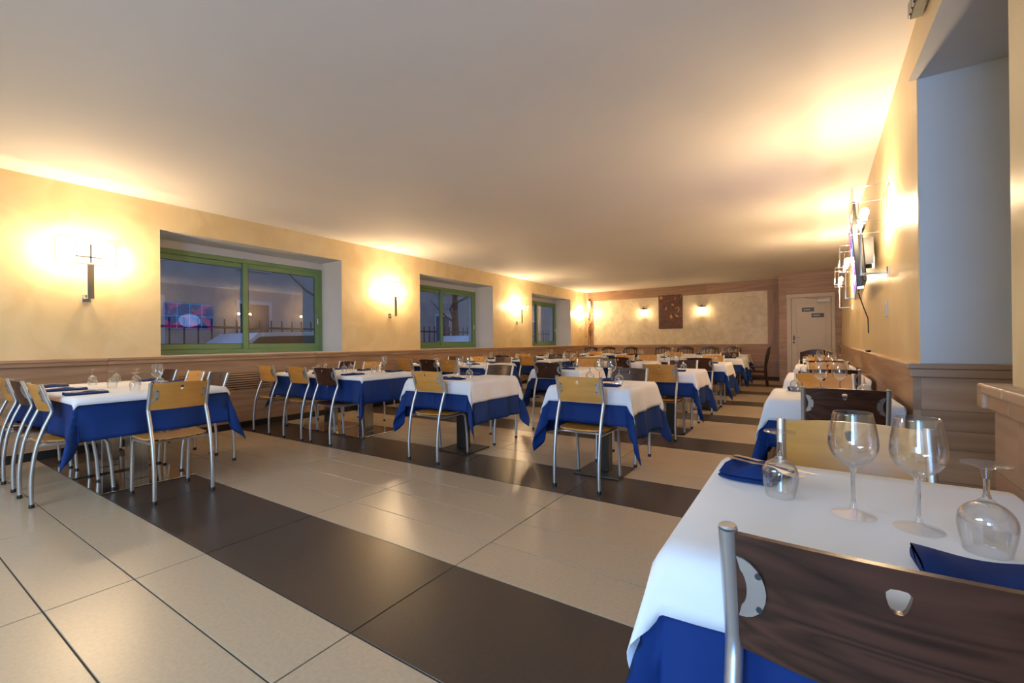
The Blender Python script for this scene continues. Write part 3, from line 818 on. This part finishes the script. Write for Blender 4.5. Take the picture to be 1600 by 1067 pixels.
# ---------------------------------------------------------------- tables and cloths
TZ = .735
def drape(a, b, ex, ey, z, seed, over=0, flare=.05, cflare=.25, step=.028, wob=1.0, exr=None):
    """cloth laid over a rectangle 2a x 2b, hanging ex beyond the x sides and ey beyond the y sides"""
    rnd = random.Random(seed); ph = [rnd.uniform(0, 6.28) for _ in range(8)]
    R = .012+over*.3
    def coords(h, e, e2):
        n1 = max(4, int(2*h/.05)); n2 = max(3, int(e/step)); n3 = max(2, int(e2/step))
        c = [-h-e+e*k/n2 for k in range(n2)]+[-h+2*h*k/n1 for k in range(n1)]+[h+e2*k/n3 for k in range(n3+1)]
        return c
    us, vs = coords(a, ex, ex if exr is None else exr), coords(b, ey, ey)
    def hang(s, phi):
        """distance s past the rim -> (outward, down), with a rolled edge"""
        q = R*math.pi/2
        if s < q: an_ = s/R; return R*math.sin(an_), R*(1-math.cos(an_))
        s2 = s-q; return R+s2*math.sin(phi)+over*min(1, s2/.02), R+s2*math.cos(phi)
    P = []
    for u in us:
        row = []
        for v in vs:
            px, py = max(0, abs(u)-a), max(0, abs(v)-b); sx, sy = math.copysign(1, u), math.copysign(1, v)
            if px < 1e-9 and py < 1e-9:
                row.append((u, v, z+.0015*math.sin(7*u+ph[0])*math.sin(6*v+ph[1])*wob)); continue
            if py < 1e-9 or px < 1e-9:
                if py < 1e-9: t, hlf, s = v, b, px
                else: t, hlf, s = u, a, py
                cn = math.exp(-((hlf-abs(t))/.10)**2)
                k = 2 if py < 1e-9 else 4
                rip = .055*wob*math.sin(t*13+ph[k]+sx*2+sy)+.035*wob*math.sin(t*29+ph[k+1]+sy)
                phi = flare+rip*(1-.5*cn)+(cflare*.55-flare)*cn
                o_, d_ = hang(s, phi)
                if py < 1e-9: row.append((sx*(a+o_), v, z-d_))
                else: row.append((u, sy*(b+o_), z-d_))
                continue
            r = math.hypot(px, py); al = math.atan2(py, px)
            w = math.sin(2*al)
            phi = cflare*.55+cflare*.75*(w**2)-.13*math.sin(4*al)**2
            az = math.pi/4+(al-math.pi/4)*1.0
            r *= 1+.16*w**2                                  # the free corner sags into a point
            o_, d_ = hang(r, max(.02, phi))
            row.append((sx*(a+o_*math.cos(az)), sy*(b+o_*math.sin(az)), z-d_))
        P.append(row)
    mb_ = MB().grid(P)
    return mb_
def cloth(name, mat, label, a, b, ex, ey, z, loc, seed, group, rz=0, **kw):
    mb_ = drape(a, b, ex, ey, z, seed, **kw)
    me = mb_.mesh(name, M[mat], 60, weld=False)
    o = link(name, me); o.location = loc; o.rotation_euler = (0, 0, rz)
    md = o.modifiers.new('thickness', 'SOLIDIFY'); md.thickness = .0012; md.offset = 1
    return tag(o, label, 'tablecloth', group)
NT = [0]
def table(tn, x, y, w, d, exw=.205, eyw=.13, exb=.40, eyb=.28, base='black', rz=0, bases=None, wall=False):
    NT[0] += 1; sd = NT[0]*17
    t = thing('dining_table', 'pedestal table under cloths: '+tn, 'table', (x, y, 0), rz, 'clothed pedestal tables')
    bases = bases or [(0, 0)]
    nb = len(bases)
    for i, (bx, by) in enumerate(bases):
        ww = w/nb
        cx0 = -w/2+ww*i if nb > 1 else -w/2
        cbox('tabletop', M['oak_x'], t, cx0+.001, cx0+ww-.001, -d/2, d/2, TZ-.028, TZ, .003)
        if base == 'black':
            cbox('base_plate', M['black_metal'], t, bx-.195, bx+.195, by-.195, by+.195, .0, .014, .004)
            cbox('column', M['black_metal'], t, bx-.05, bx+.05, by-.05, by+.05, .014, TZ-.03, .004)
        else:
            cbox('base_plate', M['mirror_plate'], t, bx-.30, bx+.30, by-.31, by+.31, .0, .012, .003)
            cbox('column', M['steel'], t, bx-.062, bx+.062, by-.062, by+.062, .012, TZ-.03, .004)
        cbox('top_bracket', M['black_metal'], t, bx-.17, bx+.17, by-.17, by+.17, TZ-.036, TZ-.0285)
    cloth('blue_tablecloth', 'blue_cloth', 'royal blue long tablecloth on '+tn, w/2+.003, d/2+.003, exb, eyb, TZ+.004, (x, y, 0), sd, 'blue tablecloths', rz, exr=.02 if wall else None)
    cloth('white_tablecloth', 'white_cloth', 'white short top cloth over the blue one on '+tn, w/2+.003, d/2+.003, exw, eyw, TZ+.0095, (x, y, 0), sd, 'white top cloths', rz, step=.02, over=.010, exr=.02 if wall else None)
    return t
TOPZ = TZ+.0115

# ---------------------------------------------------------------- glasses, napkins, cutlery
def goblet_profiles(H, rb, rf, stem_h, inv=False):
    """outer+inner profile split in foot, stem, bowl. Coordinates upright, base at z=0"""
    t = .0013; rs = .0042
    foot_ = [(0, 0), (rf*.98, 0), (rf, .0012), (rf*.97, .0026), (rf*.55, .0046), (rf*.25, .0085), (rs+.002, .016), (rs, .026)]
    stem_ = [(rs, .026), (rs*.92, stem_h*.6), (rs, stem_h-.012), (rs+.0022, stem_h-.004)]
    bh = H-stem_h
    outer = [(rs+.0022, stem_h-.004), (rs+.006, stem_h)]
    sh = [(0, .0), (.035, .36), (.09, .58), (.18, .80), (.29, .94), (.40, 1.0), (.54, .99), (.72, .925), (.88, .845), (1, .78)]
    pts = [(max(rs+.006, rb*r), stem_h+bh*z) for z, r in sh[1:]]
    dense = []
    full_ = [(rs+.006, stem_h)]+pts
    sp_ = smooth_path([(r, 0, z) for r, z in full_], 3)
    outer += [(p.x, p.z) for p in sp_[1:]]
    rim = (outer[-1][0]-t/2, H+.0008)
    inner = [(max(0.0005, r-t), z+.0006) for r, z in outer[::-1][:-4]]
    inner = [q for q in inner if q[1] > stem_h+.005]+[(.004, stem_h+.005), (0, stem_h+.0045)]
    return foot_, stem_, outer+[rim]+inner
GM = {}
for nm, prm in (('big', (.205, .0415, .037, .098)), ('small', (.145, .0365, .032, .060))):
    fo, st_, bo = goblet_profiles(*prm)
    for hi, n in (('hi', 40), ('lo', 14)):
        GM[nm, hi] = dict(foot=MB().lathe(fo, n).mesh('foot', M['foot_glass'], 50), stem=MB().lathe(st_, n if hi == 'hi' else 8).mesh('stem', M['solid_glass'], 50), bowl=MB().lathe(bo, n).mesh('bowl', M['bowl'], 60))
    lo = goblet_profiles(*prm)
    GM[nm, 'one'] = MB().lathe(lo[0][:-1]+lo[1]+[p for i, p in enumerate(lo[2]) if i % 2 == 0], 12).mesh('wine_glass', M['bowl'], 60)
def glass(kind, inv, x, y, where, detail='one', group='wine glasses'):
    H = {'big': .205, 'small': .145}[kind]
    lab = ('upside-down stemmed glass ' if inv else 'upright wine goblet ')+where
    loc = (x, y, TOPZ+.001+(H+.001 if inv else 0)); rx = math.pi if inv else 0
    if detail == 'one':
        o = link('wine_glass', GM[kind, 'one']); o.location = loc; o.rotation_euler = (rx, 0, random.uniform(0, 6)); return tag(o, lab, 'glass', group)
    t = thing('wine_glass', lab, 'glass', (x, y, TOPZ+.001), 0, group)
    for p in ('foot', 'stem', 'bowl'):
        o = link(p, GM[kind, detail][p], t); o.rotation_euler = (rx, 0, 0); o.location = (0, 0, H+.001 if inv else 0)
    return t
# folded napkin: pocket fold, one thick layer with an upper leaf curling over
def napkin_mesh(seed, L_=.24, W_=.095):
    rnd = random.Random(seed); b = MB(); p = [rnd.uniform(0, 6.28) for _ in range(4)]
    nu, rows = 18, []
    for i in range(nu+1):
        s = -.5+i/nu; x = s*L_
        wv = .0035*math.sin(9*s+p[0]); sk = .012*math.sin(4*s+p[1])
        prof = [(-.5, .001), (0, .0015), (.48, .001), (.53, .006), (.50, .012+wv), (.20, .013+wv*1.4), (-.25, .014+wv), (-.47, .010), (-.50, .008), (-.25, .0175+wv), (.25, .020+wv*1.5), (.36-.25*s, .019+wv), (.36-.25*s, .0165+wv), (.0, .0155+wv), (-.45, .006), (-.53, .005)]
        sc = 1+.08*math.sin(5*s+p[2])
        rows.append([(x, v*W_*sc+sk, z) for v, z in prof])
    n = len(rows[0])
    for r in rows: b.v += r
    for i in range(nu):
        for k in range(n): A = i*n; b.f.append([A+k, A+(k+1) % n, A+n+(k+1) % n, A+n+k])
    b.f += [list(range(n)), [nu*n+k for k in range(n)]]
    return b.mesh('folded_napkin', M['blue_napkin'], 45)
NM = [napkin_mesh(k) for k in range(4)]
NN = [0]
def napkin(x, y, rz, where):
    NN[0] += 1
    o = link('folded_napkin', NM[NN[0] % 4]); o.location = (x, y, TOPZ+.001); o.rotation_euler = (0, 0, rz)
    return tag(o, 'folded dark blue napkin '+where, 'napkin', 'folded napkins')
def fork_meshes():
    h = MB()
    rows = []
    for y, w, z in ((-.10, .006, .002), (-.095, .0095, .002), (-.06, .008, .003), (-.02, .004, .006), (.02, .003, .008), (.035, .0045, .006), (.048, .011, .003), (.06, .012, .002)):
        rows.append([(-w, y, z), (w, y, z), (w, y, z+.0022), (-w, y, z+.0022)])
    for r in rows: h.v += r
    for i in range(len(rows)-1):
        for k in range(4): A = i*4; h.f.append([A+k, A+(k+1) % 4, A+4+(k+1) % 4, A+4+k])
    h.f += [[0, 1, 2, 3], [len(h.v)-4+k for k in range(4)]]
    t = []
    for x in (-.0095, -.0032, .0032, .0095): t.append(MB().box(x-.0017, x+.0017, .0602, .098, .0022, .0042).mesh('tine', M['chrome']))
    k1 = MB(); rows = []
    for y, w in ((-.105, .006), (-.10, .009), (0, .0075), (.005, .0065)): rows.append([(-w, y, .001), (w, y, .001), (w, y, .006), (-w, y, .006)])
    for r in rows: k1.v += r
    for i in range(3):
        for q in range(4): A = i*4; k1.f.append([A+q, A+(q+1) % 4, A+4+(q+1) % 4, A+4+q])
    k1.f += [[0, 1, 2, 3], [12, 13, 14, 15]]
    k2 = MB().prism([(-.006, .0052), (.007, .0052), (.010, .06), (.007, .095), (-.004, .11), (-.006, .08)], .0015, Matrix.Translation((0, 0, .003)))
    return h.mesh('handle', M['chrome'], 50), t, k1.mesh('handle', M['chrome'], 50), k2.mesh('blade', M['chrome'])
FK = fork_meshes()
def fork(x, y, rz, where, dz=.022):
    t = thing('fork', 'steel fork on the '+('blue' if 'far corner' in where else 'near')+' napkin '+where, 'fork', (x, y, TOPZ+dz), rz, 'forks')
    link('handle', FK[0], t)
    for q in FK[1]: link('tine', q, t)
def knife(x, y, rz, where, dz=.022):
    t = thing('table_knife', 'steel knife on the '+('blue' if 'far corner' in where else 'near')+' napkin '+where, 'knife', (x, y, TOPZ+dz), rz, 'knives')
    link('handle', FK[2], t); link('blade', FK[3], t)

# ---------------------------------------------------------------- furniture plan
D90, D0_, D180, D270 = 90, 0, 180, 270
# right column --------------------------------------------------
def pair_table(tn, x, y, w, d, near, far, ynear, yfar, detail, wall=False, xn=0, xf=0):
    """two-seat table: chairs on the near (-Y) and far (+Y) sides"""
    table(tn, x, y, w, d, wall=wall)
    if near: chair(near, x+xn, ynear, 90, 'on the near side of '+tn)
    if far: chair(far, x+xf, yfar, 270, 'on the far side of '+tn)
    napkin(x+.10, y-d*.5+.10, .05, 'at the near setting of '+tn)
    napkin(x-.10, y+d*.5-.12, .1, 'at the far setting of '+tn)
    if detail == 'lo': fork(x+.09, y-d*.5+.10, math.radians(80), 'of '+tn); knife(x+.13, y-d*.5+.10, math.radians(95), 'of '+tn)
    glass('big', False, x-.04, y+.0, 'at left centre of '+tn, detail); glass('big', False, x+.06, y+.03, 'at right centre of '+tn, detail)
    glass('small', True, x+.17, y-.10, 'by the near napkin on '+tn, detail); glass('small', True, x-.17, y+.10, 'by the far napkin on '+tn, detail)
R0 = 'the foreground table'
table(R0, .095, 1.13, .58, .69, eyw=.105, wall=True)
chair('brown', .088, .856, 90, 'at the foreground table, its back to the viewer')
chair('tan', .115, 1.545, 270, 'on the far side of '+R0)
glass('big', False, .080, 1.118, 'left of the two in the middle of '+R0, 'hi'); glass('big', False, .174, 1.096, 'right of the two in the middle of '+R0, 'hi')
glass('small', True, -.048, 1.172, 'beside the far napkin on '+R0, 'hi'); glass('small', True, .248, 1.035, 'beside the near napkin on '+R0, 'hi')
_n = napkin(-.108, 1.30, -.35, 'with cutlery, at far left of '+R0); _n.scale = (.5, 1.3, 1.6); napkin(.262, .925, .05, 'at the near right edge of '+R0)
fork(-.085, 1.275, math.radians(-125), 'at the far corner of '+R0, .032); knife(-.07, 1.31, math.radians(-118), 'at the far corner of '+R0, .032)
R1 = 'the second right-wall table'
pair_table(R1, .125, 3.43, .60, .69, 'brown', 'tan', 3.08, 3.98, 'lo', xn=.05, xf=0, wall=True)
R2 = 'the third right-wall table'
pair_table(R2, .17, 5.3, .60, .69, 'brown', 'tan', 4.92, 6.0, 'one', xn=.04, xf=.05, wall=True)
R3 = 'the fourth right-wall table'
pair_table(R3, .22, 7.3, .60, .69, 'brown', 'tan', 6.85, 7.95, 'one', wall=True)
wood_chair(.16, 8.75, 90, 'at the far end of the right-wall tables')
table('the last right-wall table', .25, 9.4, .60, .69, wall=True)
# middle-right column -------------------------------------------
dn = ['front', 'second', 'third', 'fourth']
for i, (x, y, kn, kf, yn, yf, det) in enumerate(((-1.42, 3.575, 'tan', 'brown', 3.225, 4.04, 'lo'), (-1.36, 5.60, 'tan', 'brown', 5.24, 6.08, 'one'), (-1.33, 7.70, 'brown', 'tan', 7.34, 8.2, 'one'), (-1.33, 9.9, None, 'brown', 9.6, 10.4, 'one'))):
    pair_table('the %s right-middle table' % dn[i], x, y, .64, .69, kn, kf, yn, yf, det)
# middle-left column --------------------------------------------
pair_table('the front left-middle table', -2.96, 3.57, .78, .76, 'tan', 'brown', 3.20, 4.08, 'lo')
pair_table('the second left-middle table', -2.68, 5.45, .66, .72, 'brown', 'tan', 5.04, 5.98, 'one')
def long_table(tn, x, y, w, d, near, far, ends, detail, seats=3, exw=.055, eyw=.05, exb=.30, eyb=.29, bases=None, base='steel', ups=1, side=1):
    table(tn, x, y, w, d, exw, eyw, exb, eyb, base, 0, bases or [(w*.19, .07), (-w*.26, .07)])
    po = ['nearest the aisle', 'in the middle', 'nearest the wall']
    for lst, nm, yy, fc in ((near, 'near', None, 90), (far, 'far', None, 270)):
        srt = sorted(range(len(lst)), key=lambda i: -lst[i][1])
        for r, i in enumerate(srt):
            k, cx_, cy_ = lst[i]
            wh = 'behind %s, number %s from the window wall' % (tn, ('four', 'three', 'two', 'one')[r]) if len(lst) > 3 else 'on the %s side of %s, %s' % (nm, tn, (po[min(r, 2)] if len(lst) > 2 else (po[0], po[2])[r]) if len(lst) < 4 else 'place %s from the left' % ('four', 'three', 'two', 'one')[r])
            if k == 'wood': wood_chair(cx_, cy_, fc, wh)
            else: chair(k, cx_, cy_, fc, wh)
    for k, cx_, cy_ in ends: chair(k, cx_, cy_, 180, 'at the aisle end of '+tn)
    for s in range(seats):
        sx = x+w/2-.30-(w-.55)*s/max(1, seats-1)
        napkin(sx, y-d/2+.11, math.radians(88), '%s on the near side of %s' % (po[s], tn))
        napkin(sx-.02, y+d/2-.11, math.radians(92), '%s on the far side of %s' % (po[s], tn))
        if detail == 'lo': fork(sx, y-d/2+.12, math.radians(10), '%s, %s' % (po[s], tn))
        glass('small', True, sx+.06, y-.08, '%s in the near row on %s' % (po[s], tn), detail)
        glass('small', True, sx-.09, y+.13, '%s in the far row on %s' % (po[s], tn), detail)
    for s in range(ups): glass('big', False, x+w/2-.22-.5*s, y+.06, ('at the aisle end of ' if s == 0 else 'in the middle of ')+tn, detail)
long_table('the nearest left-wall table', -4.96, 1.37, 1.60, .92, [('tan', -4.60, .945), ('brown', -5.2, .95), ('tan', -5.72, .945)], [('brown', -4.74, 1.87), ('tan', -5.2, 1.86), ('brown', -5.86, 1.86)], [('tan', -3.975, 1.385)], 'lo', bases=[(.32, .0), (-.39, 0)])
long_table('the second left-wall table', -4.82, 3.55, 1.66, .86, [('tan', -5.655, 3.12), ('tan', -4.97, 3.12), ('brown', -4.45, 3.13)], [('brown', -5.74, 4.06), ('tan', -5.17, 4.06)], [], 'lo', bases=[(.22, .10), (-.5, .10)])
long_table('the third left-wall table', -4.98, 5.95, 1.66, .84, [('tan', -5.62, 5.40), ('brown', -5.08, 5.40), ('tan', -4.64, 5.40)], [('brown', -5.66, 6.45), ('tan', -5.06, 6.4), ('brown', -4.5, 6.4)], [], 'one')
long_table('the fourth left-wall table', -4.95, 8.0, 1.66, .84, [('brown', -5.1, 7.55), ('tan', -4.5, 7.55)], [('tan', -5.4, 8.5), ('brown', -4.55, 8.5)], [], 'one')
long_table('the fifth left-wall table', -4.95, 10.1, 1.66, .84, [('tan', -4.55, 9.65)], [('brown', -5.2, 10.6), ('tan', -4.5, 10.6)], [], 'one')
long_table('the far corner table', -4.95, 12.35, 1.7, .75, [], [('wood', -5.58, 12.72), ('wood', -5.0, 12.72), ('wood', -4.32, 12.72)], [], 'one')
long_table('the third left-middle table', -2.72, 7.62, 1.15, .74, [('tan', -3.06, 7.2), ('brown', -2.56, 7.25)], [('tan', -2.86, 8.1), ('tan', -2.42, 8.1)], [], 'one', seats=2, exw=.12, eyw=.1, base='black', ups=2, bases=[(0.27, 0), (-.27, 0)])
long_table('the fourth left-middle table', -2.75, 9.9, 1.15, .74, [('brown', -3.0, 9.5)], [('tan', -2.5, 10.4)], [], 'one', seats=2, exw=.12, eyw=.1, base='black', bases=[(0.27, 0), (-.27, 0)])
long_table('the back row table', -2.2, 12.3, 2.1, .72, [], [('wood', -3.36, 12.68), ('wood', -2.75, 12.68), ('wood', -2.12, 12.68), ('wood', -1.58, 12.68)], [], 'one', exw=.2, eyw=.12, base='black', bases=[(.55, 0), (-.55, 0)])
wood_chair(-.98, 12.36, 180, 'seen side-on at the right end of the back row')

# ---------------------------------------------------------------- street outside the left windows
struct(cbox('ground_outside', M['asphalt'], None, -40, XL-.76, -14, 60, -.3, -.1))
fc = thing('apartment_building', 'grey rendered building across the street seen through the windows', 'building', (-20, 20, -.1))
cbox('facade', M['facade'], fc, -4, 0, -30, 34, 0, 12)
rnd = random.Random(11)
for i in range(15):
    for k in range(3):
        y = -26+i*4; z = 1.2+k*3.3
        w = cbox('window_surround', M['facade_trim'], fc, 0, .08, y-.75, y+.75, z-.1, z+1.9)
        cbox('pane', M['dark_glass'], w, .081, .10, y-.6, y+.6, z, z+1.75)
fn = thing('iron_railing', 'dark iron railing outside the left windows', 'railing', (-10.2, 9, -.1))
for z in (.25, 1.55): cbox('rail', M['iron'], fn, -.02, .02, -10, 13, z, z+.05)
for k in range(93): cbox('bar', M['iron'], fn, -.012, .012, -9.9+k*.245, -9.876+k*.245, .05, 1.75)
def car(label, mat, x, y):
    t = thing('parked_car', label, 'car', (x, y, -.1), 0)
    prof = [(-2.1, .35), (-2.12, .62), (-2.0, .82), (-1.15, .95), (-.55, 1.42), (.75, 1.46), (1.45, 1.02), (2.02, .90), (2.1, .6), (2.08, .32)]
    b = MB(); n = len(prof)
    rows = []
    for s, sc_ in ((-.84, .97), (-.80, 1), (.80, 1), (.84, .97)): rows.append([(s*(1 if z < 1.0 else .86), yy*sc_, z) for yy, z in prof])
    for r in rows: b.v += r
    for i in range(3):
        for k in range(n): b.f.append([i*n+k, i*n+(k+1) % n, (i+1)*n+(k+1) % n, (i+1)*n+k])
    b.f += [list(range(n)), [3*n+k for k in range(n)]]
    b.build('body', M[mat], t, 30)
    for s in (-1, 1):
        g_ = MB(); poly = [(-1.0, .98), (-.52, 1.35), (.70, 1.38), (1.25, 1.02)]
        g_.v = [(s*.845 if z < 1.1 else s*.735, yy, z) for yy, z in poly]; g_.f = [[0, 1, 2, 3]]; g_.build('side_window', M['dark_glass'], t)
        for yy in (-1.3, 1.3):
            w = MB().tube([(s*.68, yy, .31), (s*.86, yy, .31)], .31, 18).build('wheel', M['tyre'], t, 30)
            MB().tube([(s*.861, yy, .31), (s*.868, yy, .31)], .19, 14).build('hubcap', M['steel'], w)
car('white car parked outside the nearest window', 'car_white', -8.9, 4.7)
car('grey-blue car parked outside the second window', 'car_white', -8.9, 11.2)
def tree(label, x, y, seed):
    rnd = random.Random(seed); t = thing('street_tree', label, 'tree', (x, y, -.1))
    MB().tube([(0, 0, 0), (.05, .02, 1.5), (0, .08, 3.2), (.1, .0, 5)], [.16, .13, .10, .05], 8).build('trunk', M['bark'], t, True)
    for k in range(12):
        z = rnd.uniform(1.9, 4.4); a = rnd.uniform(0, 6.28); l = rnd.uniform(.8, 1.8)
        p1 = Vector((math.cos(a)*l*.5, math.sin(a)*l*.5, z+.3)); p2 = Vector((math.cos(a+.3)*l, math.sin(a+.3)*l, z+.9))
        MB().tube([(.02, .03, z), p1, p2], [.05, .03, .008], 6).build('branch', M['bark'], t, True)
tree('bare tree outside the second window', -11.2, 13.0, 2); tree('bare tree outside the nearest window', -11.5, 7.6, 4)
